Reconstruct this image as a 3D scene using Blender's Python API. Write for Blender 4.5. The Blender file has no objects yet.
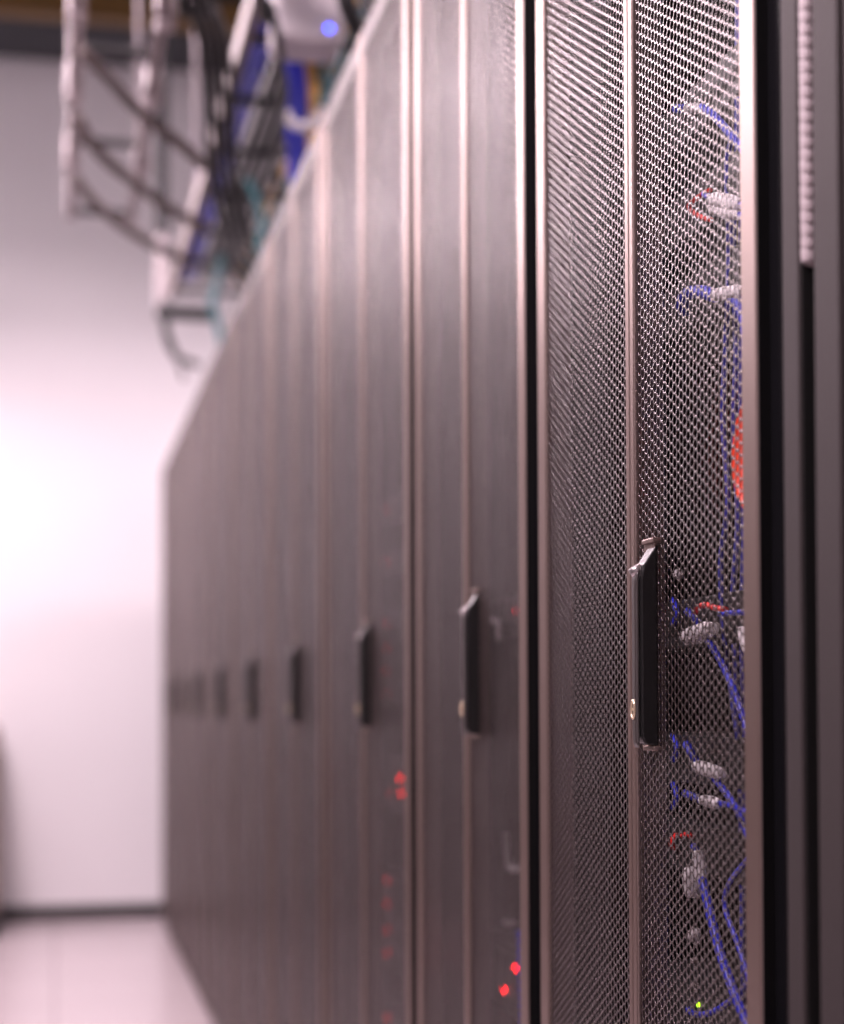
import bpy, bmesh, math, random
import numpy as np
from mathutils import Vector, Matrix

random.seed(7)
S = bpy.context.scene
COL = S.collection

# ------------------------------------------------------------------ camera
FPX, CAM_H = 1702.0, 1.01
D = 0.48                                   # camera to the rack fronts
PITCH, ROLL = math.radians(1.28), -0.0036
VPX, VPY = 55.0, 708.0


def basis(th):
    c, s = math.cos(th), math.sin(th)
    cp, sp = math.cos(PITCH), math.sin(PITCH)
    fwd = Vector((s * cp, c * cp, sp))
    r0 = Vector((c, -s, 0))
    u0 = r0.cross(fwd)
    r = r0 * math.cos(ROLL) + u0 * math.sin(ROLL)
    u = u0 * math.cos(ROLL) - r0 * math.sin(ROLL)
    return r, u, fwd


lo, hi = 0.05, 0.5
for _ in range(60):
    th = (lo + hi) / 2
    r, u, f = basis(th)
    x = 422 + FPX * r.y / f.y
    if x > VPX:
        lo = th
    else:
        hi = th
RGT, UPV, FWD = basis(th)
CY = VPY + FPX * UPV.y / FWD.y             # principal row
CAM = Vector((0, 0, CAM_H))

cd = bpy.data.cameras.new('camera')
cam = bpy.data.objects.new('camera', cd)
COL.objects.link(cam)
S.camera = cam
cd.sensor_fit = 'HORIZONTAL'
cd.sensor_width = 24.0
cd.lens = FPX / 844 * 24.0
cd.shift_y = (CY - 512) / 844
cd.clip_start = 0.02
cd.dof.use_dof = True
cd.dof.focus_distance = 1.41
cd.dof.aperture_fstop = cd.lens / 20.8
cd.dof.aperture_blades = 9
m = Matrix.Identity(4)
for i in range(3):
    m[i][0], m[i][1], m[i][2] = RGT[i], UPV[i], -FWD[i]
    m[i][3] = CAM[i]
cam.matrix_world = m


def ray(px, py):
    return FWD * FPX + RGT * (px - 422) + UPV * (CY - py)


def at(px, py, x=None, z=None, depth=None):
    d = ray(px, py)
    if x is not None:
        t = (x - CAM.x) / d.x
    elif z is not None:
        t = (z - CAM.z) / d.z
    else:
        t = depth / FPX
    return CAM + d * t


# ------------------------------------------------------------------ materials
def mat(name, col, rough=0.5, metal=0.0, spec=0.5, bump=0.0, bscale=400, var=0.0, vscale=6, emit=None, estr=0, coat=0.0, ior=1.5, stint=None):
    mt = bpy.data.materials.new(name)
    mt.use_nodes = True
    nt = mt.node_tree
    b = nt.nodes['Principled BSDF']
    b.inputs['Base Color'].default_value = (*col, 1)
    b.inputs['Roughness'].default_value = rough
    b.inputs['Metallic'].default_value = metal
    b.inputs['Specular IOR Level'].default_value = spec
    b.inputs['IOR'].default_value = ior
    if stint:
        b.inputs['Specular Tint'].default_value = (*stint, 1)
    b.inputs['Coat Weight'].default_value = coat
    if emit:
        b.inputs['Emission Color'].default_value = (*emit, 1)
        b.inputs['Emission Strength'].default_value = estr
    if var or bump:
        tc = nt.nodes.new('ShaderNodeTexCoord')
    if var:
        n = nt.nodes.new('ShaderNodeTexNoise')
        n.inputs['Scale'].default_value = vscale
        n.inputs['Detail'].default_value = 5
        rp = nt.nodes.new('ShaderNodeValToRGB')
        rp.color_ramp.elements[0].position = 0.3
        rp.color_ramp.elements[1].position = 0.7
        rp.color_ramp.elements[0].color = (*[c * (1 - var) for c in col], 1)
        rp.color_ramp.elements[1].color = (*[min(1, c * (1 + var)) for c in col], 1)
        nt.links.new(tc.outputs['Object'], n.inputs['Vector'])
        nt.links.new(n.outputs['Fac'], rp.inputs['Fac'])
        nt.links.new(rp.outputs['Color'], b.inputs['Base Color'])
    if bump:
        n2 = nt.nodes.new('ShaderNodeTexNoise')
        n2.inputs['Scale'].default_value = bscale
        n2.inputs['Detail'].default_value = 2
        bp = nt.nodes.new('ShaderNodeBump')
        bp.inputs['Strength'].default_value = bump
        bp.inputs['Distance'].default_value = 0.001
        nt.links.new(tc.outputs['Object'], n2.inputs['Vector'])
        nt.links.new(n2.outputs['Fac'], bp.inputs['Height'])
        nt.links.new(bp.outputs['Normal'], b.inputs['Normal'])
    return mt


M = {}
M['door'] = mat('door_paint', (0.026, 0.014, 0.009), 0.40, spec=1.0, bump=0.04, bscale=900, ior=2.4, stint=(1, 0.83, 0.77))
M['mesh'] = mat('perforated_steel', (0.014, 0.009, 0.008), 0.25, spec=1.0, ior=1.65, stint=(1, 0.86, 0.86))
M['rail'] = mat('rail_paint', (0.030, 0.020, 0.018), 0.50, spec=0.8, ior=1.5, stint=(1, 0.86, 0.86))
M['shell'] = mat('black_gloss_paint', (0.012, 0.012, 0.014), 0.22, bump=0.10, bscale=700)
M['taupe'] = mat('taupe_matte_paint', (0.022, 0.0165, 0.0165), 0.68, spec=0.3, bump=0.25, bscale=1400)
M['edge_shade'] = mat('edge_shade_black', (0.004, 0.004, 0.0045), 0.7, spec=0.15)
M['edge'] = mat('black_edge_gloss', (0.005, 0.005, 0.006), 0.16, bump=0.03, bscale=500, spec=0.5, ior=1.3)
M['inner'] = mat('dark_zinc', (0.02, 0.02, 0.022), 0.5)
M['handle'] = mat('black_plastic', (0.008, 0.008, 0.008), 0.33, bump=0.1, bscale=600)
M['lever'] = mat('handle_lever_plastic', (0.022, 0.016, 0.014), 0.36, spec=1.0, ior=1.8)
M['lock'] = mat('brass_lock', (0.75, 0.62, 0.45), 0.3, metal=0.8)
M['chassis'] = mat('equipment_black', (0.014, 0.014, 0.015), 0.42)
M['port'] = mat('port_black', (0.005, 0.005, 0.005), 0.6)
M['navy'] = mat('navy_cable_jacket', (0.02, 0.025, 0.30), 0.45)
M['blue'] = mat('blue_cable_jacket', (0.022, 0.03, 0.52), 0.4)
M['red'] = mat('red_cable_jacket', (0.75, 0.02, 0.015), 0.4)
M['orange_red'] = mat('orange_red_cable_jacket', (0.95, 0.07, 0.02), 0.4)
M['white'] = mat('white_plug', (0.86, 0.82, 0.84), 0.4)
M['grey'] = mat('grey_plastic', (0.36, 0.33, 0.34), 0.5)
M['black'] = mat('black_cable_jacket', (0.012, 0.012, 0.013), 0.45)
M['brown'] = mat('grey_brown_conduit', (0.13, 0.10, 0.095), 0.5, bump=0.3, bscale=120)
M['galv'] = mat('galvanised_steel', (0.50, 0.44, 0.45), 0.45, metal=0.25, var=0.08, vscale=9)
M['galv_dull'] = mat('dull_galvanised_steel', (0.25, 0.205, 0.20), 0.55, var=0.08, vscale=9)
M['yellow'] = mat('yellow_fibre_jacket', (0.80, 0.42, 0.03), 0.45)
M['raceway'] = mat('yellow_raceway', (0.15, 0.08, 0.018), 0.5)
M['teal'] = mat('teal_fibre_jacket', (0.05, 0.20, 0.23), 0.45)
M['duct'] = mat('black_duct', (0.012, 0.014, 0.02), 0.5)
M['device'] = mat('white_device_plastic', (0.80, 0.74, 0.78), 0.45)
M['wall'] = mat('white_wall_paint', (0.86, 0.84, 0.86), 0.6, bump=0.15, bscale=250, var=0.012, vscale=2)
M['ceiling'] = mat('dark_ceiling_deck', (0.022, 0.018, 0.018), 0.8, var=0.2, vscale=3)
M['base'] = mat('black_vinyl_baseboard', (0.012, 0.011, 0.012), 0.45)
M['tan'] = mat('tan_cabinet_paint', (0.35, 0.26, 0.23), 0.55)
M['screw'] = mat('screw_steel', (0.45, 0.42, 0.42), 0.35, metal=0.9)
M['gasket'] = mat('pale_gasket', (0.34, 0.29, 0.30), 0.5)


def led(name, col, s):
    return mat(name, (0.05, 0.05, 0.05), 0.4, emit=col, estr=s)


M['led_red'] = led('red_led', (1, 0.003, 0.006), 14)
M['led_dim'] = led('dim_red_led', (1, 0.02, 0.03), 3.0)
M['led_green'] = led('green_led', (0.55, 1.0, 0.02), 3)
M['led_blue'] = led('blue_led', (0.02, 0.055, 1.0), 12)
M['lamp'] = led('lamp_diffuser', (1.0, 0.93, 0.96), 4)

# floor: raised access tiles
fm = mat('raised_floor_tiles', (0.64, 0.555, 0.575), 0.22)
nt = fm.node_tree
b = nt.nodes['Principled BSDF']
tc = nt.nodes.new('ShaderNodeTexCoord')
br = nt.nodes.new('ShaderNodeTexBrick')
br.offset = 0
br.inputs['Scale'].default_value = 1
br.inputs['Brick Width'].default_value = 0.6
br.inputs['Row Height'].default_value = 0.6
br.inputs['Mortar Size'].default_value = 0.003
br.inputs['Color1'].default_value = (0.64, 0.555, 0.575, 1)
br.inputs['Color2'].default_value = (0.615, 0.535, 0.555, 1)
br.inputs['Mortar'].default_value = (0.30, 0.25, 0.25, 1)
nt.links.new(tc.outputs['Object'], br.inputs['Vector'])
nz = nt.nodes.new('ShaderNodeTexNoise')
nz.inputs['Scale'].default_value = 40
nt.links.new(tc.outputs['Object'], nz.inputs['Vector'])
mx = nt.nodes.new('ShaderNodeMixRGB')
mx.blend_type = 'MULTIPLY'
mx.inputs['Fac'].default_value = 0.12
nt.links.new(br.outputs['Color'], mx.inputs['Color1'])
nt.links.new(nz.outputs['Fac'], mx.inputs['Color2'])
nt.links.new(mx.outputs['Color'], b.inputs['Base Color'])
M['floor'] = fm


# ------------------------------------------------------------------ mesh helpers
class MB:
    def __init__(self):
        self.bm = bmesh.new()

    def box(self, x0, x1, y0, y1, z0, z1, bev=0.0, seg=2):
        bm = bmesh.new()
        vs = [bm.verts.new((x, y, z)) for x in (x0, x1) for y in (y0, y1) for z in (z0, z1)]
        for q in ((0, 1, 3, 2), (4, 6, 7, 5), (0, 4, 5, 1), (2, 3, 7, 6), (0, 2, 6, 4), (1, 5, 7, 3)):
            bm.faces.new([vs[i] for i in q])
        bmesh.ops.recalc_face_normals(bm, faces=bm.faces)
        if bev:
            bmesh.ops.bevel(bm, geom=list(bm.edges), offset=bev, segments=seg, profile=0.5, affect='EDGES')
        self._take(bm)
        return self

    def _take(self, bm):
        mp = {}
        for v in bm.verts:
            mp[v] = self.bm.verts.new(v.co)
        for f in bm.faces:
            try:
                self.bm.faces.new([mp[v] for v in f.verts]).smooth = f.smooth
            except ValueError:
                pass
        bm.free()

    def tube(self, pts, rad, n=10, steps=8, smooth=True, cap=True):
        pts = [Vector(p) for p in pts]
        if smooth and len(pts) > 2:
            out = []
            P = [pts[0] * 2 - pts[1]] + pts + [pts[-1] * 2 - pts[-2]]
            for i in range(1, len(P) - 2):
                a, b_, c, d = P[i - 1], P[i], P[i + 1], P[i + 2]
                for k in range(steps):
                    t = k / steps
                    out.append(0.5 * ((2 * b_) + (c - a) * t + (2 * a - 5 * b_ + 4 * c - d) * t * t + (3 * b_ - a - 3 * c + d) * t ** 3))
            out.append(pts[-1])
            pts = out
        rads = rad if callable(rad) else (lambda t: rad)
        nrm = None
        rings = []
        for i, p in enumerate(pts):
            tg = (pts[min(i + 1, len(pts) - 1)] - pts[max(i - 1, 0)]).normalized()
            if nrm is None:
                nrm = tg.orthogonal().normalized()
            nrm = (nrm - tg * nrm.dot(tg)).normalized()
            bn = tg.cross(nrm)
            rr = rads(i / max(1, len(pts) - 1))
            rings.append([self.bm.verts.new(p + nrm * (rr * math.cos(2 * math.pi * k / n)) + bn * (rr * math.sin(2 * math.pi * k / n))) for k in range(n)])
        for a, b_ in zip(rings, rings[1:]):
            for k in range(n):
                f = self.bm.faces.new((a[k], a[(k + 1) % n], b_[(k + 1) % n], b_[k]))
                f.smooth = True
        if cap:
            self.bm.faces.new(list(reversed(rings[0])))
            self.bm.faces.new(rings[-1])
        return self

    def prism(self, prof, y0, y1, axis='y', bev=0.0):
        """profile (a,b) extruded along an axis; axis y -> (x,z), axis x -> (y,z), axis z -> (x,y)"""
        bm = bmesh.new()

        def v(a, b_, t):
            return {'y': (a, t, b_), 'x': (t, a, b_), 'z': (a, b_, t)}[axis]
        A = [bm.verts.new(v(a, b_, y0)) for a, b_ in prof]
        B = [bm.verts.new(v(a, b_, y1)) for a, b_ in prof]
        bm.faces.new(A)
        bm.faces.new(list(reversed(B)))
        n = len(prof)
        for i in range(n):
            bm.faces.new((A[i], B[i], B[(i + 1) % n], A[(i + 1) % n]))
        bmesh.ops.recalc_face_normals(bm, faces=bm.faces)
        if bev:
            bmesh.ops.bevel(bm, geom=list(bm.edges), offset=bev, segments=2, profile=0.5, affect='EDGES')
        self._take(bm)
        return self

    def disc(self, c, axis, r, h, n=16):
        c, axis = Vector(c), Vector(axis).normalized()
        return self.tube([c, c + axis * h], r, n=n, smooth=False)

    def dome(self, c, axis, r, flat=0.6, n=14):
        c, axis = Vector(c), Vector(axis).normalized()
        e1 = axis.orthogonal().normalized()
        e2 = axis.cross(e1)
        rings = []
        for i in range(5):
            a = i / 5 * math.pi / 2
            rings.append([self.bm.verts.new(c + axis * (r * flat * math.sin(a)) + (e1 * math.cos(2 * math.pi * k / n) + e2 * math.sin(2 * math.pi * k / n)) * (r * math.cos(a))) for k in range(n)])
        top = self.bm.verts.new(c + axis * r * flat)
        for a, b_ in zip(rings, rings[1:]):
            for k in range(n):
                self.bm.faces.new((a[k], a[(k + 1) % n], b_[(k + 1) % n], b_[k])).smooth = True
        for k in range(n):
            self.bm.faces.new((rings[-1][k], rings[-1][(k + 1) % n], top)).smooth = True
        self.bm.faces.new(list(reversed(rings[0])))
        return self

    def bbox(self):
        c = np.array([v.co[:] for v in self.bm.verts])
        return c.min(0), c.max(0)

    def build(self, name, m, parent=None, origin=None):
        me = bpy.data.meshes.new(name)
        if origin is not None:
            bmesh.ops.translate(self.bm, verts=self.bm.verts, vec=-Vector(origin))
        bmesh.ops.recalc_face_normals(self.bm, faces=self.bm.faces)
        self.bm.to_mesh(me)
        self.bm.free()
        me.materials.append(m)
        o = bpy.data.objects.new(name, me)
        COL.objects.link(o)
        if parent:
            o.parent = parent
        elif origin is not None:
            o.location = origin
        return o


def empty(name, loc):
    o = bpy.data.objects.new(name, None)
    o.empty_display_size = 0.1
    COL.objects.link(o)
    o.location = loc
    return o


def tag(o, label=None, cat=None, group=None, kind=None):
    if label:
        o['label'] = label
    if cat:
        o['category'] = cat
    if group:
        o['group'] = group
    if kind:
        o['kind'] = kind
    return o


def kids(o):
    return [c for c in bpy.data.objects if c.parent == o]


def copy_tree(o, parent=None):
    c = o.copy()
    COL.objects.link(c)
    if parent:
        c.parent = parent
    for ch in kids(o):
        copy_tree(ch, c)
    return c


def struct(name, mb, m, label=None):
    lo_, hi_ = mb.bbox()
    o = mb.build(name, m, None, Vector(((lo_[0] + hi_[0]) / 2, (lo_[1] + hi_[1]) / 2, lo_[2])))
    o['kind'] = 'structure'
    return o


# ------------------------------------------------------------------ room
BACK_Y, CEIL_Z, LEFT_X, RIGHT_X, FRONT_Y = 8.37, 4.45, -2.6, 2.6, -2.6
fl = MB().box(LEFT_X, RIGHT_X, FRONT_Y, BACK_Y, -0.1, 0).build('floor', M['floor'])
fl['kind'] = 'structure'
struct('ceiling', MB().box(LEFT_X, RIGHT_X, FRONT_Y, BACK_Y, CEIL_Z, CEIL_Z + 0.1), M['ceiling'])
struct('wall_back', MB().box(LEFT_X, RIGHT_X, BACK_Y, BACK_Y + 0.1, 0, CEIL_Z), M['wall'])
struct('wall_left', MB().box(LEFT_X - 0.1, LEFT_X, FRONT_Y, BACK_Y, 0, CEIL_Z), M['wall'])
struct('wall_right', MB().box(RIGHT_X, RIGHT_X + 0.1, FRONT_Y, BACK_Y, 0, CEIL_Z), M['wall'])
struct('wall_front', MB().box(LEFT_X, RIGHT_X, FRONT_Y - 0.1, FRONT_Y, 0, CEIL_Z), M['wall'])
struct('baseboard_back', MB().prism([(BACK_Y, 0), (BACK_Y - 0.012, 0), (BACK_Y - 0.012, 0.055), (BACK_Y - 0.004, 0.065), (BACK_Y, 0.065)], LEFT_X, RIGHT_X, axis='x'), M['base'])
struct('baseboard_left', MB().box(LEFT_X, LEFT_X + 0.012, FRONT_Y, BACK_Y - 0.012, 0, 0.065, 0.003), M['base'])

# ------------------------------------------------------------------ server racks
RACK_H = 2.10
DT = 0.028                       # door thickness
SIDE, SIDE_FAR = 0.0215, 0.027    # door edge to rack edge, near and far side
PITCH_Z, WEB = 0.0086, 0.795
_panel = {}


def perforated_mesh(w, h, t=0.0006):
    """a real perforated sheet: staggered hexagonal holes, origin at its lower near corner, front face at x=0"""
    key = (round(w, 4), round(h, 4))
    if key in _panel:
        return _panel[key]
    R = PITCH_Z / math.sqrt(3)
    cx = 1.5 * R
    nc = int(w / cx) + 1
    nr = int(h / PITCH_Z)
    ci, ri = np.meshgrid(np.arange(nc), np.arange(nr), indexing='ij')
    yc = (ci * cx + (w - (nc - 1) * cx) / 2).ravel()
    zc = (ri * PITCH_Z + (ci % 2) * PITCH_Z / 2 + (h - (nr - 0.5) * PITCH_Z) / 2 + PITCH_Z * 0.25).ravel()
    ang = np.arange(6) * math.pi / 3
    oy = yc[:, None] + R * np.cos(ang)
    oz = zc[:, None] + R * np.sin(ang)
    iy = yc[:, None] + R * WEB * np.cos(ang)
    iz = zc[:, None] + R * WEB * np.sin(ang)
    n = len(yc)
    key2 = np.round(np.stack([oy.ravel(), oz.ravel()], 1), 5)
    uq, inv = np.unique(key2, axis=0, return_inverse=True)
    inv = inv.reshape(n, 6)
    no = len(uq)
    ni = n * 6
    iid = np.arange(ni).reshape(n, 6)
    V = np.zeros((2 * (no + ni), 3), np.float32)
    V[:no, 1:] = uq
    V[no:no + ni, 1] = iy.ravel()
    V[no:no + ni, 2] = iz.ravel()
    V[no + ni:] = V[:no + ni]
    V[no + ni:, 0] = t
    nx = np.roll(np.arange(6), -1)
    of, inf = inv, no + iid
    ob, inb = inv + no + ni, no + iid + no + ni
    front = np.stack([of, inf, inf[:, nx], of[:, nx]], -1).reshape(-1, 4)
    back = np.stack([ob, ob[:, nx], inb[:, nx], inb], -1).reshape(-1, 4)
    rim = np.stack([inf, inb, inb[:, nx], inf[:, nx]], -1).reshape(-1, 4)
    F = np.concatenate([front, back, rim]).astype(np.int32)
    me = bpy.data.meshes.new('mesh_panel')
    me.vertices.add(len(V))
    me.vertices.foreach_set('co', V.ravel())
    me.loops.add(F.size)
    me.loops.foreach_set('vertex_index', F.ravel())
    me.polygons.add(len(F))
    me.polygons.foreach_set('loop_start', np.arange(0, F.size, 4, dtype=np.int32))
    me.polygons.foreach_set('loop_total', np.full(len(F), 4, np.int32))
    me.update(calc_edges=True)
    me.validate()
    me.materials.append(M['mesh'])
    _panel[key] = me
    return me


def door_leaf(root, y0, y1, near):
    """near: this leaf is the one whose outer stile is at y0 (nearest the camera)"""
    z0, z1 = 0.035, RACK_H - 0.004
    ST, MT, TR = 0.027, 0.0105, 0.043
    a, c = (ST, MT) if near else (MT, ST)
    f = MB()
    f.box(0, DT, y0, y0 + a, z0, z1, 0.0015)
    f.box(0, DT, y1 - c, y1, z0, z1, 0.0015)
    d = f.build('door', M['door'], root)
    for f, za, zb in ((MB(), z1 - TR, z1 - 0.0003), (MB(), z0 + 0.0003, z0 + TR)):
        f.box(0.0004, DT - 0.0004, y0 + a - 0.001, y1 - c + 0.001, za, zb, 0.001)
        f.build('cross_rail', M['rail'], d)
    if near:                                                   # near-black strip: shade of the door's side face put in as colour
        MB().box(0.0016, DT - 0.0005, y0 - 0.0012, y0 - 0.0001, z0 + 0.001, z1 - 0.001).build('edge_strip', M['edge_shade'], d)
    w, h = (y1 - c) - (y0 + a) + 0.006, (z1 - TR) - (z0 + TR) + 0.008
    me = perforated_mesh(w, h)
    p = bpy.data.objects.new('mesh_panel', me)
    COL.objects.link(p)
    p.parent = d
    p.location = (0.0028, y0 + a - 0.003, z0 + TR - 0.004)
    return d


def handle(root, y):
    """swing handle: y is the far edge of its mounting plate"""
    zb, zt = 0.973, 1.148
    h = MB()
    # wedge-ended housing
    h.prism([(0.003, zb + 0.004), (-0.009, zb + 0.006), (-0.0115, zb + 0.012), (-0.0115, zt - 0.034), (-0.009, zt - 0.022), (0.003, zt - 0.004)], y, y + 0.019, bev=0.0015)
    hd = h.build('door_handle', M['handle'], root)
    pl = MB().box(-0.002, 0.006, y - 0.0015, y + 0.026, zt - 0.004, zt, 0.0008)
    pl.box(-0.002, 0.006, y - 0.0015, y + 0.026, zb, zb + 0.004, 0.0008)
    pl.box(0.0002, 0.0055, y + 0.001, y + 0.026, zb + 0.004, zt - 0.004, 0.0006)
    pl.build('mounting_plate', M['door'], hd)
    lv = MB()
    lv.prism([(-0.012, zb + 0.002), (-0.0145, zb + 0.004), (-0.0158, zb + 0.010), (-0.0158, zt - 0.034), (-0.0145, zt - 0.029), (-0.012, zt - 0.027)], y + 0.003, y + 0.013, bev=0.0018)
    lv.build('lever', M['lever'], hd)
    tp = MB().tube([(-0.0105, y + 0.0095, zt - 0.030), (-0.0145, y + 0.0095, zt - 0.0235)], 0.0055, n=14, smooth=False)
    tp.build('pivot_pin', M['screw'], hd)
    lk = MB().tube([(-0.0162, y + 0.0085 + 0.0042 * math.cos(a * math.pi / 12), zb + 0.034 + 0.0072 * math.sin(a * math.pi / 12)) for a in range(25)], 0.0013, n=8, smooth=False, cap=False)
    lk.disc((-0.0155, y + 0.0085, zb + 0.034), (-1, 0, 0), 0.0012, 0.0012, 10)
    lk.build('lock_cylinder', M['lock'], hd)
    return hd


def make_rack(W):
    root = empty('server_rack', (0, 0, 0))
    X0, X1 = 0.031, 1.02
    s = MB()
    s.box(X0, X1, 0.001, 0.019, 0.03, RACK_H - 0.02, 0.001)
    s.box(X0, X1, W - 0.019, W - 0.001, 0.03, RACK_H - 0.02, 0.001)
    s.box(X0, X1, 0.001, W - 0.001, RACK_H - 0.02, RACK_H, 0.001)
    s.box(X0, X1, 0.001, W - 0.001, 0.012, 0.032, 0.001)
    s.box(X1 - 0.015, X1, 0.019, W - 0.019, 0.03, RACK_H - 0.02)
    s.box(X0, X0 + 0.04, 0.019, 0.045, 0.03, RACK_H - 0.02, 0.001)
    s.box(X0, X0 + 0.04, W - 0.045, W - 0.019, 0.03, RACK_H - 0.02, 0.001)
    s.build('cabinet_shell', M['shell'], root)
    for a, c in ((0.0005, SIDE - 0.0005), (W - SIDE_FAR + 0.0005, W - 0.0005)):
        MB().box(0.010, X0 - 0.0005, a, c, 0.03, RACK_H - 0.002, 0.0008).build('frame_post', M['edge'], root)
    k = MB().box(X0 + 0.03, X1 - 0.03, 0.02, W - 0.02, 0.0, 0.013)
    k.build('plinth', M['shell'], root)
    for yy in (W / 2 - 0.2325 - 0.014, W / 2 + 0.2325 - 0.004):
        r = MB().box(0.088, 0.091, yy, yy + 0.018, 0.05, RACK_H - 0.04)
        r.box(0.091, 0.12, yy + (0 if yy < W / 2 else 0.015), yy + (0.003 if yy < W / 2 else 0.018), 0.05, RACK_H - 0.04)
        r.build('mounting_rail', M['inner'], root)
    mid = W / 2 - 0.010
    door_leaf(root, SIDE, mid - 0.0005, True)
    door_leaf(root, mid + 0.0005, W - SIDE_FAR, False)
    handle(root, mid - 0.059)
    return root


ORD = ['first', 'second', 'third', 'fourth', 'fifth', 'sixth', 'seventh', 'eighth', 'ninth']
BND = [1.090, 1.686 + 0.0045, 2.2910, 3.0915, 3.892, 4.6925, 5.493, 6.2935, 7.094]
r6 = make_rack(0.6)
r8 = make_rack(0.8)
racks = []
LAB = ['black server rack with sharp mesh doors and blue cables inside, nearest full rack',
       'second server rack along the row, narrow, two bright red lights low behind its mesh',
       'third server rack along the row, wide, column of faint red lights behind its mesh',
       'fourth server rack along the row, wide blurred mesh doors with dark handle',
       'fifth server rack along the row, wide blurred doors with dark handle',
       'sixth server rack along the row, soft blurred doors and small dark handle',
       'seventh server rack along the row, third from the white back wall',
       'eighth server rack along the row, second from the white back wall',
       'last server rack of the row, standing closest to the white back wall']
for i, y in enumerate(BND):
    src = r6 if i < 2 else r8
    r = src if i in (0, 2) else copy_tree(src)
    r.location = (D, y, 0)
    tag(r, LAB[i], 'server rack', 'row of server racks with mesh doors')
    racks.append(r)

# ---- the taupe cabinet at the right edge of the picture
t = empty('equipment_cabinet', (D, 0.485, 0))
tag(t, 'dark taupe cabinet with a recessed slot at the right edge, before the first mesh door', 'cabinet')
Y1 = 1.068 - 0.485
s = MB()
s.box(0.031, 1.02, 0.002, 0.02, 0.03, RACK_H - 0.02, 0.001)
s.box(0.031, 1.02, 0.58, 0.598, 0.03, RACK_H - 0.02, 0.001)
s.box(0.031, 1.02, 0.002, 0.598, RACK_H - 0.02, RACK_H, 0.001)
s.box(0.031, 1.02, 0.002, 0.598, 0.0, 0.032, 0.001)
s.box(1.005, 1.02, 0.02, 0.58, 0.03, RACK_H - 0.02)
s.build('cabinet_shell', M['shell'], t)
MB().box(0.010, 0.0305, Y1 + 0.0005, 0.5995, 0.03, RACK_H - 0.002, 0.0008).build('frame_post', M['edge'], t)
MB().box(0, 0.029, Y1 - 0.027, Y1, 0.035, RACK_H - 0.004, 0.0022).build('door_stile', M['taupe'], t)
MB().box(0.0018, 0.028, Y1 - 0.0282, Y1 - 0.0268, 0.036, RACK_H - 0.005).build('edge_strip', M['port'], t)
MB().box(0.0225, 0.028, Y1 - 0.055, Y1 - 0.0275, 0.035, RACK_H - 0.004).build('slot_channel', M['port'], t)
p1 = MB().box(0, 0.029, Y1 - 0.0865, Y1 - 0.049, 0.035, RACK_H - 0.004, 0.0022)
p1.build('panel_edge', M['taupe'], t)
MB().box(0.002, 0.029, 0.02, Y1 - 0.0895, 0.035, RACK_H - 0.004, 0.0022).build('front_panel', M['taupe'], t)
gz0, gz1 = 1.30, RACK_H - 0.01
g = MB().tube([(0.0045, Y1 - 0.0345, gz0), (0.0045, Y1 - 0.0345, gz1)], 0.006, n=12, smooth=False)
g.bm.free()
g.bm = bmesh.new()
NN, WAVES = 900, 95
pts = [(0.0045 + 0.0004 * math.sin(k / NN * WAVES * 2 * math.pi), Y1 - 0.0345 + 0.0004 * math.cos(k / NN * WAVES * 2 * math.pi), gz0 + (gz1 - gz0) * k / NN) for k in range(NN + 1)]
g.tube(pts, lambda q: 0.0056 + 0.00035 * math.sin(q * WAVES * 2 * math.pi), n=12, smooth=False)
g.build('ribbed_gasket', M['gasket'], t)
for (px, py) in ((807, 563), (809.5, 712)):
    q = at(px, py, x=D + 0.016)
    q = q - t.location
    MB().disc((0.0226, q.y, q.z), (-1, 0, 0), 0.003, 0.008, 10).build('screw', M['screw'], t)

# ------------------------------------------------------------------ equipment behind the doors
EX = D + 0.0840                                   # plane of the equipment faces


def equipment(name, rack, z, u, label, cat, ports=0, bays=0, leds=(), group=None):
    W = 0.6 if rack < 2 else 0.8
    yc = BND[rack] + W / 2
    root = empty(name, (EX, yc, z))
    tag(root, label, cat, group)
    h = u * 0.04445 - 0.001
    MB().box(0.004, 0.42, -0.2175, 0.2175, 0, h, 0.001).build('chassis', M['chassis'], root)
    f = MB().box(-0.002, 0.0035, -0.232, 0.232, 0, h, 0.0008)
    f.build('front_panel', M['chassis'], root)
    if ports:
        q = MB()
        for k in range(ports):
            yy = -0.17 + 0.34 * k / (ports - 1)
            q.box(-0.0032, -0.0018, yy - 0.0055, yy + 0.0055, h * 0.3, h * 0.3 + 0.011)
        q.build('port_row', M['port'], root)
    for k in range(bays):
        a = -0.21 + 0.42 * k / bays
        MB().box(-0.006, -0.002, a + 0.002, a + 0.42 / bays - 0.002, h * 0.14, h * 0.86, 0.001).build('drive_bay', M['inner'], root)
    for (px, py, r, mm) in leds:
        p = at(px, py, x=EX - 0.004) - root.location
        l = MB().dome((-0.0065 if bays else -0.0022, p.y, p.z), (-1, 0, 0), r, 0.9)
        lo_, hi_ = l.bbox()
        l.build('status_light', M[mm], root)
    return root


def zpix(px, py):
    return at(px, py, x=EX).z


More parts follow.
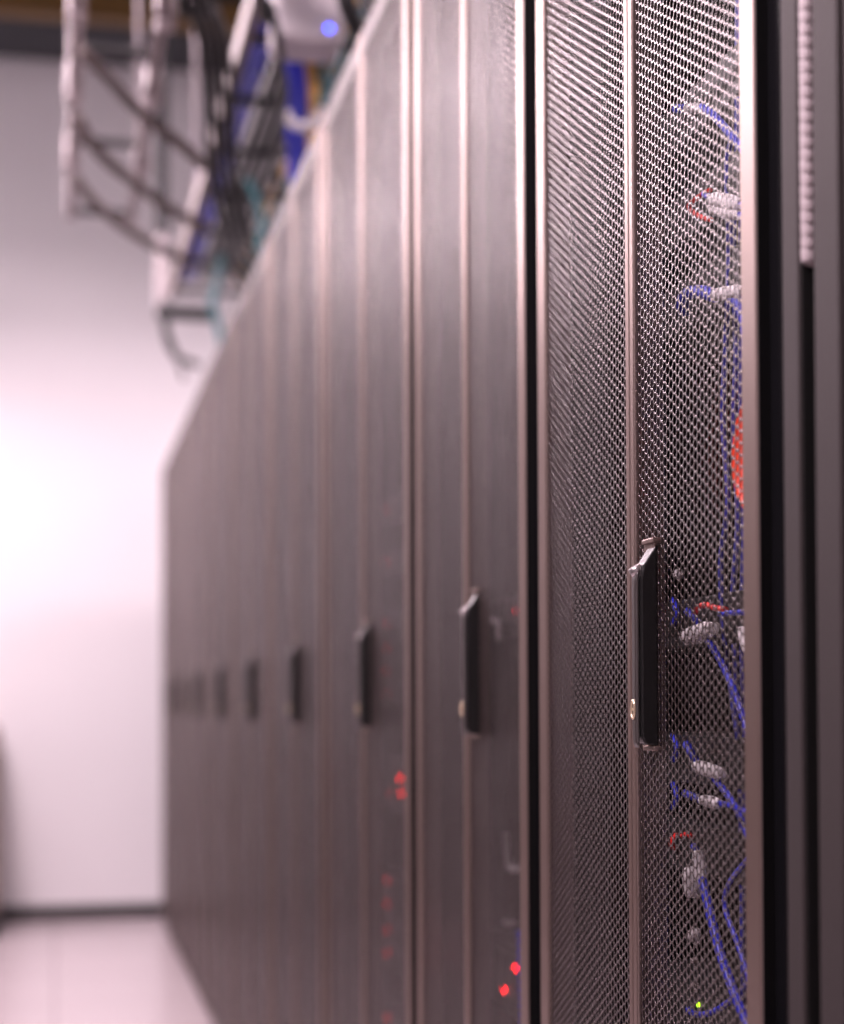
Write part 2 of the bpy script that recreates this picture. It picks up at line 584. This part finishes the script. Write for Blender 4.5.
SW = [(108, 'topmost black switch in the first rack, above the red cable clip'),
      (207, 'black switch in the first rack beside the red cable and paired white plugs'),
      (296, 'black switch in the first rack feeding the thick blue cable below the white plugs'),
      (620, 'black switch in the first rack level with the upper half of its handle'),
      (757, 'black switch in the first rack just below the handle'),
      (846, 'black switch in the first rack behind the two stacked white plugs'),
      (1008, 'lowest visible black switch in the first rack, with green indicator light')]
for py, lab in SW:
    z = zpix(695, py) - 0.024
    equipment('network_switch', 0, z, 1, lab, 'network switch', ports=24, group='switches in the first rack',
              leds=[(697, 1005, 0.0024, 'led_green')] if py == 1008 else ())
z2 = zpix(512, 978) - 0.045
equipment('rack_server', 1, z2, 2, 'server in the second rack with two bright red lights', 'server', bays=8, leds=[(518, 968, 0.0042, 'led_red'), (507, 990, 0.0042, 'led_red')])
z2 = zpix(517, 611) - 0.022
equipment('rack_server', 1, z2, 1, 'server in the second rack with a faint red light beside the handle', 'server', bays=4, leds=[(518, 611, 0.0024, 'led_dim')])
z3 = zpix(402, 785) - 0.045
equipment('rack_server', 2, z3, 2, 'server in the third rack with two red lights together', 'server', bays=8, leds=[(402, 778, 0.0034, 'led_red'), (403, 794, 0.0034, 'led_red'), (392, 793, 0.0024, 'led_dim')])
for py, w in ((880, 'upper server of the lower stack in the third rack, one faint red light'), (904, 'second server of the lower stack in the third rack'), (930, 'third server of the lower stack in the third rack'), (953, 'fourth server of the lower stack in the third rack'), (1017, 'bottom visible server in the third rack, one faint red light')):
    equipment('rack_server', 2, zpix(389, py) - 0.02, 0.85, w, 'server', bays=4, leds=[(389, py, 0.0036, 'led_dim')], group='servers low in the third rack')
for py, w in ((510, 'topmost faintly lit server in the third rack'), (563, 'second faintly lit server from the top of the third rack'), (624, 'third faintly lit server, level with the handle top of the third rack'), (648, 'fourth faintly lit server from the top, third rack'), (671, 'fifth faintly lit server from the top, third rack'), (694, 'sixth faintly lit server from the top, third rack')):
    equipment('rack_server', 2, zpix(388, py) - 0.02, 0.85, w, 'server', bays=4, leds=[(388, py, 0.0020, 'led_dim')], group='servers halfway up the third rack')


# ------------------------------------------------------------------ patch cables in the first rack
def cpt(p, off=0.022):
    """pixel (with optional own distance from the equipment face) -> point behind the door"""
    o = p[2] if len(p) > 2 else off
    return at(p[0], p[1], x=EX - o)


def patch_cable(label, cord, r=0.0031, plugs=(), boot=None, cm='blue', name='patch_cable', group='patch cables in the first rack', cat='cable'):
    P = [cpt(p) for p in cord]
    base = Vector((sum(p.x for p in P) / len(P), sum(p.y for p in P) / len(P), min(p.z for p in P)))
    root = empty(name, base)
    tag(root, label, cat, group)
    MB().tube([p - base for p in P], r, n=10, steps=8).build('cord', M[cm], root)
    for (a, b_, rr) in plugs:
        A, B = cpt(a), cpt(b_)
        q = MB().tube([A - base, A.lerp(B, 0.12) - base, A.lerp(B, 0.6) - base, A.lerp(B, 0.85) - base, B - base],
                      lambda q_, rr=rr: rr * (0.75 + 0.3 * math.sin(min(1, q_ * 1.6) * math.pi * 0.55) - 0.35 * max(0, q_ - 0.6) / 0.4), n=8, steps=4)
        tag(q.build('plug', M['white'], root), 'white plug')
    for (a, b_, rr, c) in (boot or ()):
        A, B = cpt(a), cpt(b_)
        tag(MB().tube([A - base, B - base], rr, n=8, smooth=False).build('boot', M[c], root), 'coloured strain relief')
    return root


patch_cable('topmost blue patch cable in the first rack, white plug then falling to the right',
            [(702, 107), (712, 114), (726, 129), (744, 151), (764, 178), (776, 215)], 0.0034,
            plugs=[((686, 108), (705, 109), 0.0042)], boot=[((676, 109), (687, 108), 0.0038, 'blue')])
patch_cable('thin red patch cable bent like a hook in the first rack',
            [(710, 190), (700, 196), (691, 203), (689, 207), (694, 213), (704, 218), (712, 220)], 0.0022, cm='red')
patch_cable('blue patch cable with large white plug right of the red hook cable',
            [(738, 203), (752, 214), (764, 250)], 0.003, plugs=[((712, 199), (741, 205), 0.0066)], boot=[((704, 194), (713, 199), 0.003, 'blue')])
patch_cable('blue patch cable with lower white plug of the pair beside the red hook',
            [(738, 214), (750, 222), (760, 262)], 0.003, plugs=[((712, 209), (740, 215), 0.0052)])
patch_cable('thick blue cable arching to a white plug below the red hook cable',
            [(684, 311, 0.01), (683, 301, 0.018), (689, 293, 0.024), (702, 292), (716, 296)], 0.0058,
            plugs=[((714, 295), (744, 291), 0.0058)])
patch_cable('blue cable dropping from below the white plug of the thick arched cable',
            [(730, 296), (738, 304), (744, 325), (748, 360), (752, 420)], 0.0038)
for k, (lab, xs) in enumerate((('blue cable running straight down nearest the right stile of the first door', ((747, -40), (744, 130), (741, 240), (742, 330), (741, 420), (744, 520), (742, 640), (745, 760), (744, 900), (746, 1060))),
                  ('blue cable weaving down the middle of the vertical run in the first rack', ((738, -40), (737, 150), (733, 250), (736, 350), (734, 430), (738, 520), (733, 600), (737, 700), (741, 820), (744, 1060))),
                  ('blue cable farthest left in the vertical run of the first rack', ((731, 140), (727, 170), (729, 260), (726, 340), (723, 420), (728, 500), (721, 560), (723, 620), (730, 680), (738, 740))))):
    patch_cable(lab, [(a, b_, -0.004 + 0.003 * k) for a, b_ in xs], 0.0025, cm='navy', group='vertical run of blue cables in the first rack')
# coil of red cable
cc = at(736, 460, x=D + 0.026) - Vector((0, 0.046, 0))
root = empty('cable_coil', (cc.x, cc.y, cc.z - 0.05))
tag(root, 'bright red coiled cable bulging past the door stile of the first rack', 'cable coil')
for k in range(6):
    R = 0.046 - 0.0058 * k
    pts = [((0.0012 * (k % 2)), R * math.cos(a / 24 * math.pi), 0.05 + R * math.sin(a / 24 * math.pi)) for a in range(49)]
    MB().tube(pts, 0.0034, n=8, smooth=False, cap=False).build('loop', M['orange_red'], root)

patch_cable('blue patch cable with broad white plug level with the upper handle of the first rack',
            [(708, 640), (722, 664), (737, 698), (750, 740)], 0.003, plugs=[((686, 637), (713, 629), 0.0082)],
            boot=[((687, 611), (699, 623), 0.0032, 'blue')])
patch_cable('red patch cable arching over the broad white plug in the first rack',
            [(696, 613), (699, 607), (706, 605), (716, 608), (726, 610)], 0.0027, cm='red')
patch_cable('blue cable running level to the right beside the red arch',
            [(720, 614), (732, 613), (748, 613), (768, 620)], 0.0025, plugs=[((741, 628), (747, 652), 0.004)])
for yy, lab in ((612, 'short blue clip lead left of the red arch in the first rack'), (748, 'short blue clip lead level with the handle foot of the first rack'), (796, 'short blue clip lead lowest of three in the first rack')):
    patch_cable(lab, [(673, yy - 12, 0.004), (676, yy - 4, 0.008), (677, yy + 3, 0.008), (673, yy + 12, 0.004)], 0.0024, group='short blue leads in the first rack')
patch_cable('blue patch cable with white plug just below the handle of the first rack',
            [(712, 776), (724, 790), (736, 808), (750, 840)], 0.003, plugs=[((696, 766), (722, 774), 0.0062)],
            boot=[((686, 744), (698, 764), 0.0036, 'blue')])
patch_cable('blue patch cable with smaller white plug, lower of two below the handle',
            [(718, 803, 0.032), (732, 806, 0.034), (756, 816, 0.036)], 0.0024, plugs=[((702, 800, 0.024), (720, 804, 0.032), 0.0052)],
            boot=[((685, 793), (703, 801), 0.0034, 'blue')])
patch_cable('short red lead at left above the stacked white plugs', [(676, 835, 0.004), (673, 839, 0.01), (672, 845, 0.01), (675, 849, 0.004)], 0.0024, cm='red')
patch_cable('tiny red lead directly above the stacked white plugs', [(682, 836), (687, 834), (692, 837)], 0.0022, cm='red')
patch_cable('thick blue cable sweeping down from two stacked white plugs in the first rack',
            [(702, 878), (706, 895), (713, 925), (722, 958), (734, 992), (748, 1026), (760, 1060)], 0.0042,
            plugs=[((698, 851), (702, 884), 0.0062), ((694, 896), (690, 868), 0.0082)], boot=[((693, 846), (698, 853), 0.003, 'blue')])
patch_cable('thin blue cable bowing left behind the thick sweeping cable', [(756, 850, 0.012), (742, 866, 0.014), (730, 882), (725, 898), (727, 915), (740, 950), (752, 990)], 0.0024)
patch_cable('thin blue cable sagging under the green indicator of the first rack', [(688, 1010, 0.006), (695, 1014), (706, 1014), (722, 1007, 0.012), (742, 990, 0.009), (758, 968, 0.009)], 0.0028)
for (px, py, r, lab) in ((694, 936, 0.0062, 'round grey dust cap under the stacked white plugs'), (694, 961, 0.0030, 'small brownish cap, upper of two in the first rack'), (693, 987, 0.0032, 'small brownish cap, lower of two in the first rack'), (677, 574, 0.004, 'small grey connector beside the handle top of the first rack')):
    p = at(px, py, x=EX - 0.006)
    o = MB().dome((0, 0, 0), (-1, 0, 0), r, 1.0).tube([(0.004, 0, 0), (0, 0, 0)], r * 1.1, smooth=False).build('dust_cap', M['grey' if r > .0035 else 'brown'], None, None)
    o.location = p
    tag(o, lab, 'cap')
# cables seen faintly in the second rack
patch_cable('pale grey cable bent at a right angle in the second rack', [(506, 832), (507, 852), (509, 866), (514, 870), (526, 868)], 0.0045, cm='grey', group='cables in the second rack')
patch_cable('blue cable falling beside the red lights in the second rack', [(519, 930), (521, 985), (523, 1050)], 0.0035, group='cables in the second rack')
patch_cable('pale grey cable beside the handle of the second rack', [(482, 612), (487, 620), (497, 622), (499, 640)], 0.003, cm='grey', group='cables in the second rack')
patch_cable('pale grey lead under the bent cable in the second rack', [(506, 922), (510, 924), (514, 922)], 0.004, cm='grey', group='cables in the second rack')


# ------------------------------------------------------------------ overhead cable trays
def ladder(label, x0, x1, y0, y1, z, rung_every, rail_h=0.05, rods=(), clamp_y=(), rail_t=0.012, mm='galv'):
    root = empty('cable_ladder', ((x0 + x1) / 2, (y0 + y1) / 2, z))
    tag(root, label, 'cable ladder')
    o = root.location
    for x in (x0, x1):
        s_ = MB()
        s_.box(x - rail_t / 2 - o.x, x + rail_t / 2 - o.x, y0 - o.y, y1 - o.y, 0, rail_h, 0.002)
        sg = 1 if x == x0 else -1
        s_.box(min(x, x + sg * .02) - o.x, max(x, x + sg * .02) - o.x, y0 - o.y, y1 - o.y, 0, 0.004, 0.001)
        s_.build('side_rail', M[mm], root)
    n = int((y1 - y0) / rung_every)
    for k in range(n + 1):
        yy = y0 + 0.06 + (y1 - y0 - 0.12) * k / n - o.y
        MB().box(x0 + rail_t / 2 - o.x, x1 - rail_t / 2 - o.x, yy - 0.012, yy + 0.012, 0.004, 0.022, 0.002).build('rung', M['inner'], root)
    for (rx, ry) in rods:
        MB().tube([(rx - o.x, ry - o.y, 0.0), (rx - o.x, ry - o.y, CEIL_Z - o.z - 0.001)], 0.006, n=10, smooth=False).build('hanger_rod', M['galv'], root)
    for yy in clamp_y:
        for x in (x0, x1):
            MB().box(x - 0.016 - o.x, x + 0.024 - o.x, yy - 0.03 - o.y, yy + 0.03 - o.y, -0.014, rail_h + 0.018, 0.004).build('clamp', M['galv'], root)
    return root


TZ = 2.535
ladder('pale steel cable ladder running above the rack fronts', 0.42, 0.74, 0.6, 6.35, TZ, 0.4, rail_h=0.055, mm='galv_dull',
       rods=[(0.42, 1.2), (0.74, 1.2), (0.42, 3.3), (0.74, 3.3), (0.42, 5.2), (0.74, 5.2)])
ladder('narrow pale cable ladder above the aisle with bright clamps and drooping conduits', 0.040, 0.232, 2.6, 5.35, 2.52, 0.55, rail_h=0.06, rail_t=0.02,
       rods=[(0.04, 3.2), (0.232, 3.2), (0.04, 4.9), (0.232, 4.9)], clamp_y=(3.75, 4.25, 4.8))


def loose(name, label, pts, r, mm, cat='cable', group=None, n=10):
    mb = MB().tube(pts, r, n=n, steps=8)
    lo_, hi_ = mb.bbox()
    o = mb.build(name, M[mm], None, Vector(((lo_[0] + hi_[0]) / 2, (lo_[1] + hi_[1]) / 2, lo_[2])))
    return tag(o, label, cat, group)


def to_rack(P):
    """carry a hanging cable on down to the rack top"""
    e = P[-1]
    x = e.x + 0.028
    return P + [Vector((x, e.y + 0.01, (e.z + RACK_H) / 2 + 0.01)), Vector((x + 0.015, e.y + 0.015, RACK_H + 0.003))]


def from_above(P, z):
    """and up to what it hangs from"""
    return [Vector((P[0].x, P[0].y, z)), Vector((P[0].x, P[0].y, (z + P[0].z) / 2))] + P


# cables lying along the main ladder
G = 'cables lying along the overhead ladder'
runs = [('blue', 0.452, 'blue cable lying on the ladder beside its aisle rail'), ('blue', 0.470, 'second blue cable from the aisle rail of the ladder'),
        ('blue', 0.488, 'third blue cable from the aisle rail of the ladder'),
        ('black', 0.522, 'black cable next to the blue ones on the ladder'), ('black', 0.552, 'second black cable along the ladder'), ('black', 0.582, 'third black cable along the ladder'),
        ('black', 0.614, 'black cable right of the ladder middle'), ('yellow', 0.648, 'yellow fibre cable along the ladder'), ('teal', 0.676, 'teal fibre cable along the ladder'), ('black', 0.706, 'black cable beside the wall-side rail of the ladder')]
for i, (mm, x, lab) in enumerate(runs):
    rr = 0.0075 if mm == 'blue' else (0.0125 if mm == 'black' else 0.008)
    pts = [(x + random.uniform(-.0012, .0012), y, TZ + 0.0225 + rr + random.uniform(0, .004)) for y in np.arange(0.7, 6.3, 0.5)]
    loose('data_cable', lab, pts, rr, mm, group=G)

# conduits drooping from the aisle ladder to the rack ladder
cz = [([(81, 49, 3.78), (93, 62, 3.82), (110, 80, 3.95), (138, 110, 4.1), (181, 145, 4.25), (212, 172, 4.35)], 'grey-brown conduit drooping between the ladders, highest of three'),
      ([(78, 118, 4.22), (92, 144, 4.3), (112, 165, 4.4), (138, 184, 4.5), (165, 206, 4.6), (205, 228, 4.7)], 'grey-brown conduit drooping between the ladders, middle of three'),
      ([(76, 178, 4.75), (90, 198, 4.8), (112, 218, 4.9), (150, 243, 5.0), (190, 262, 5.1)], 'grey-brown conduit drooping between the ladders, lowest of three')]
for pts, lab in cz:
    loose('drooping_conduit_hanging', lab, [at(a, b_, depth=d) for a, b_, d in pts], 0.0145, 'brown', 'conduit', 'conduits drooping from the aisle ladder')

# black bundle falling from the ceiling to the rack tops
GB = 'black cables falling to the rack tops'
for k in range(4):
    o_ = (k - 1.5) * 8.5 + 9
    pts = [(184 + o_, -30, 3.55), (194 + o_, 8, 3.7), (204 + o_, 40, 3.85), (210 + o_, 90, 4.0), (213 + o_, 165, 4.2), (226 + o_, 230, 4.45), (240 + o_, 272, 4.75)]
    loose('hanging_black_cable', ['black cable at the aisle side of the falling black bundle', 'second black cable of the bundle falling past the pale ladder', 'third black cable of the bundle falling past the pale ladder', 'black cable at the rack side of the falling black bundle'][k],
          to_rack(from_above([at(a, b_, depth=d) for a, b_, d in pts], CEIL_Z - 0.002)), 0.0085, 'black', group=GB)
loose('hanging_black_cable', 'black cable slanting in front of the blue cables by the white box', to_rack(from_above([at(a, b_, depth=d) for a, b_, d in [(262, -25, 3.3), (270, 5, 3.35), (279, 45, 3.45), (283, 92, 3.6), (280, 130, 3.8), (276, 175, 4.1)]], CEIL_Z - 0.002)), 0.009, 'black', group=GB)
loose('hanging_black_cable', 'black cable curling right of the white box with blue light', to_rack(from_above([at(a, b_, depth=d) for a, b_, d in [(342, -30, 3.0), (346, 2, 3.0), (356, 26, 3.05), (368, 40, 3.1), (376, 52, 3.1)]], TZ + 0.002)), 0.016, 'black', group=GB)
loose('hanging_black_cable', 'second black cable curling right of the white box', to_rack(from_above([at(a, b_, depth=d) for a, b_, d in [(362, -30, 2.9), (366, -5, 2.9), (374, 12, 2.9), (386, 26, 2.9)]], TZ + 0.002)), 0.016, 'black', group=GB)

# blue bundle dropping from the ladder into the racks
GBL = 'blue cables dropping from the ladder to the racks'
for k in range(5):
    o_ = k * 3.6
    loose('hanging_blue_cable', ['blue cable at the aisle edge of the dropping blue bundle', 'second blue cable of the dropping blue bundle', 'third blue cable of the dropping blue bundle', 'fourth blue cable of the dropping blue bundle', 'blue cable at the rack edge of the dropping blue bundle'][k],
          to_rack([at(a + o_, b_, depth=3.9 + 0.012 * k) for a, b_ in [(287, 46), (287, 58), (289, 75), (291, 100), (289, 125), (290, 150), (292, 178)]]), 0.0065, 'blue', group=GBL)
for k in range(2):
    loose('hanging_yellow_cable', ['yellow fibre cable hanging right of the blue bundle', 'second yellow fibre cable hanging near the rack top'][k], to_rack([at(a + 7 * k, b_, depth=3.98 + 0.04 * k) for a, b_ in [(306, 30), (308, 52), (306, 80), (312, 105), (316, 120), (308, 140), (303, 152)]]), 0.007, 'yellow', group='yellow cables above the racks')
loose('hanging_teal_cable', 'teal fibre cable looping over the rack top near the white box', to_rack([at(a, b_, depth=4.0) for a, b_ in [(334, 44), (326, 58), (322, 76), (328, 92), (322, 104)]]), 0.010, 'teal', group='teal cables above the racks')
loose('hanging_teal_cable', 'teal fibre cable dangling among the black cables halfway along the row', to_rack([at(a, b_, depth=4.5) for a, b_ in [(248, 180), (259, 205), (262, 226), (258, 246), (261, 254)]]), 0.010, 'teal', group='teal cables above the racks')
loose('hanging_teal_cable', 'teal cable at the far end of the overhead ladder', to_rack([at(a, b_, depth=5.6) for a, b_ in [(222, 255), (217, 285), (213, 305)]]), 0.012, 'teal', group='teal cables above the racks')
# white cable ring
pts = [at(304 + 17 * math.cos(a), 112 + 15 * math.sin(a), depth=3.8) for a in np.linspace(math.pi * 1.02, 0.05 - 0.3, 12)]
loose('hanging_cable_ring', 'white half ring holding the blue bundle over the rack top', pts, 0.011, 'white', 'cable ring')

# white box with the blue light
c = at(311, 20, depth=3.5)
bx = empty('wireless_unit_hanging', (c.x, c.y + 0.05, at(311, 40, depth=3.5).z))
tag(bx, 'white box with a glowing blue light above the racks', 'wireless unit')
MB().box(-0.072, 0.072, -0.05, 0.09, 0, 0.15, 0.018, 4).build('housing', M['device'], bx)
MB().tube([(0, 0.02, 0.15), (0, 0.02, TZ - bx.location.z - 0.002)], 0.008, smooth=False).build('hanger_rod', M['galv'], bx)
lp = at(330, 27, depth=3.5)
ld = MB().dome((lp.x - bx.location.x, -0.0495, lp.z - bx.location.z), (0, -1, 0), 0.006, 0.8)
tag(ld.build('indicator_light', M['led_blue'], bx), 'blue indicator light')

# far end: drop post with a black hook and cross bar
p0 = at(163, 150, depth=6.0)
p1 = at(162, 312, depth=6.0)
dp = empty('hanging_drop_post', (p1.x, p1.y, p1.z))
tag(dp, 'pale drop post with black cross bar hanging past the far ladder end', 'drop post')
MB().box(-0.02, 0.02, -0.02, 0.02, 0, 0.27, 0.004).build('post', M['galv'], dp)
MB().box(-0.021, 0.021, -0.021, 0.021, 0.27, CEIL_Z - p1.z - 0.001, 0.002).build('upper_post', M['inner'], dp)
e = at(216, 314, depth=6.0) - dp.location
MB().box(-0.02, e.x, -0.02, 0.02, -0.022, 0.018, 0.003).build('cross_bar', M['black'], dp)
loose('hanging_black_cable', 'black cable end hooking down below the far drop post', [at(a, b_, depth=5.96) for a, b_ in [(164, 300), (164, 322), (168, 342), (176, 356), (190, 362), (200, 366)]], 0.012, 'black', group=GB)
loose('hanging_black_cable', 'thin black cable end beside the hook below the far drop post', [at(a, b_, depth=5.9) for a, b_ in [(166, 300), (168, 330), (176, 352), (184, 380)]], 0.007, 'black', group=GB)

# yellow raceway and black duct under the ceiling
rw = empty('fibre_raceway_hanging', (0, 7.15, 3.87))
tag(rw, 'orange-yellow fibre raceway crossing under the dark ceiling', 'raceway')
MB().box(-2.5, 2.5, -0.05, 0.05, 0, 0.01, 0.003).box(-2.5, 2.5, -0.05, -0.042, 0, 0.1, 0.003).box(-2.5, 2.5, 0.042, 0.05, 0, 0.1, 0.003).build('channel', M['raceway'], rw)
for x in (-1.5, 0.6, 1.9):
    MB().tube([(x, 0, 0.01), (x, 0, CEIL_Z - 3.871)], 0.006, smooth=False).build('hanger_rod', M['galv'], rw)
dd = MB().prism([(8.20, CEIL_Z - 0.001), (7.70, CEIL_Z - 0.001), (7.70, 4.10), (7.73, 4.07), (8.17, 4.07), (8.20, 4.10)], -2.55, 2.55, axis='x')
tag(dd.build('ceiling_duct', M['duct'], None, Vector((0, 7.95, 4.07))), 'black duct along the ceiling before the back wall', 'duct')

# low cabinet at the left edge, by the back wall
q = at(2, 800, depth=7.75)
lc = empty('storage_cabinet', (q.x - 0.32, 8.02, 0))
tag(lc, 'low tan cabinet with black base cut off at the left edge by the back wall', 'cabinet')
MB().box(-0.3, 0.3, -0.30, 0.30, 0.09, 0.93, 0.008).build('body', M['tan'], lc)
MB().box(-0.31, 0.31, -0.31, 0.30, 0.0, 0.09, 0.004).build('plinth', M['base'], lc)
for k in (-1, 1):
    d_ = MB().box(-0.295 if k < 0 else 0.005, -0.005 if k < 0 else 0.295, -0.318, -0.301, 0.10, 0.92, 0.003).build('door', M['tan'], lc)
    MB().box(k * 0.04 - 0.006, k * 0.04 + 0.006, -0.336, -0.319, 0.45, 0.6, 0.003).build('handle', M['screw'], d_)

# ------------------------------------------------------------------ light
LCOL = (1.0, 0.785, 0.865)


def lamp(x, y, z, watts, label, L=1.25, Wd=0.22, along='y', tilt=0, spread=180):
    root = empty('pendant_light', (x, y, z))
    tag(root, label, 'pendant light', 'pendant lights over the aisle')
    h = MB().prism([(-Wd / 2, 0.002), (-Wd / 2, 0.02), (-0.05, 0.07), (0.05, 0.07), (Wd / 2, 0.02), (Wd / 2, 0.002)], -L / 2, L / 2)
    h.build('housing', M['device'], root)
    MB().box(-Wd / 2 + 0.01, Wd / 2 - 0.01, -L / 2 + 0.01, L / 2 - 0.01, -0.002, 0.0015).build('diffuser', M['lamp'], root)
    for s_ in (-1, 1):
        MB().tube([(0, s_ * L * 0.35, 0.07), (0, s_ * L * 0.35, CEIL_Z - z - 0.001)], 0.004, smooth=False).build('hanger_rod', M['galv'], root)
    ld_ = bpy.data.lights.new('lamp_light', 'AREA')
    ld_.shape = 'RECTANGLE'
    ld_.size = Wd - 0.02
    ld_.size_y = L - 0.02
    ld_.energy = watts
    ld_.color = LCOL
    lo_ = bpy.data.objects.new('lamp_light', ld_)
    COL.objects.link(lo_)
    lo_.parent = root
    lo_.location = (0, 0, -0.004)
    if along == 'x':
        root.rotation_euler = (0, 0, math.pi / 2)
    root.rotation_euler.y = -math.radians(tilt)
    ld_.spread = math.radians(spread)
    return root


def added_wrap_lamp(x, y, z, watts, label, L=0.7, H=0.15, back=None):
    """an added, unseen light whose tall side faces give reflections on the racks"""
    root = empty('pendant_light', (x, y, z))
    tag(root, label, 'pendant light', 'added lights for rack reflections, out of view')
    MB().box(-L / 2 - 0.01, L / 2 + 0.01, -0.045, 0.045, H, H + 0.03, 0.004).build('housing', M['device'], root)
    MB().box(-L / 2, L / 2, -0.03, 0.03, 0, H, 0.01).build('diffuser', M['lamp'], root)
    for s_ in (-1, 1):
        MB().tube([(s_ * L * 0.35, 0, H + 0.03), (s_ * L * 0.35, 0, CEIL_Z - z - 0.001)], 0.004, smooth=False).build('hanger_rod', M['galv'], root)
    for sg, p in ((-1, watts), (1, watts * 0.10 if back is None else back)):
        if p <= 0:
            continue
        ld_ = bpy.data.lights.new('lamp_light', 'AREA')
        ld_.shape = 'RECTANGLE'
        ld_.size, ld_.size_y = L, H
        ld_.energy = p
        ld_.color = LCOL
        lo_ = bpy.data.objects.new('lamp_light', ld_)
        COL.objects.link(lo_)
        lo_.parent = root
        lo_.location = (0, sg * 0.032, H / 2)
        lo_.rotation_euler = (math.pi / 2 * (-1 if sg < 0 else 1), 0, 0)


AW, WW, CW = 26, 16, 14
for y, lab in ((3.5, 'over the middle of the aisle'), (5.0, 'over the far aisle')):
    lamp(-0.22, y, 3.5, AW, 'pendant panel light ' + lab, Wd=0.4)
for y, lab in ((0.9, 'beside the nearest racks'), (2.7, 'beside the third rack'), (4.5, 'beside the fifth rack')):
    lamp(-1.0, y, 3.05, 105 if y < 1 else WW, 'added strip light tilted towards the mesh doors, out of view, ' + lab, Wd=0.25, tilt=60)  # strips added to light the door fronts and the nearest rack's inside
for y, lab in ((1.8, 'first'), (3.6, 'second'), (5.35, 'third'), (6.95, 'fourth')):
    added_wrap_lamp(-0.76, y, 3.0, CW, lab + ' unseen linear light added across the aisle for door highlights')  # row added for grazing highlights on stiles and mesh
added_wrap_lamp(2.0, -1.9, 2.62, 0, 'added light panel behind the camera for a door edge reflection', L=0.9, H=0.7, back=12)  # added panel, meant as a grey reflection beside the first door
lamp(-0.62, 6.15, 3.3, 48, 'added panel light brightening the back wall and far racks, out of view', Wd=0.4)  # extra panel added to lift the lower back wall and far racks
lamp(-1.02, 7.3, 2.92, 22, 'pendant strip light across the aisle end, left of the view', along='x')
lamp(1.70, 7.25, 2.92, 22, 'added strip light evening the back wall, hidden behind the racks', along='x')  # hidden strip added so the back wall is lit more evenly

# the facing row of racks, on the other side of the aisle
for k in range(11):
    r = copy_tree(r8)
    r.location = (-1.12, -1.2 + 0.8 * k, 0)
    r.rotation_euler = (0, 0, math.pi)
    tag(r, 'black server rack in the facing row across the aisle, outside the picture', 'server rack', 'facing row of server racks')

w = bpy.data.worlds.new('world')
S.world = w
w.use_nodes = True
bg = w.node_tree.nodes['Background']
bg.inputs['Color'].default_value = (1, 0.9, 0.95, 1)
bg.inputs['Strength'].default_value = 0.02

S.view_settings.view_transform = 'Standard'
S.view_settings.look = 'None'
S.view_settings.gamma = 1
S.view_settings.use_curve_mapping = False
S.view_settings.exposure = 0.25
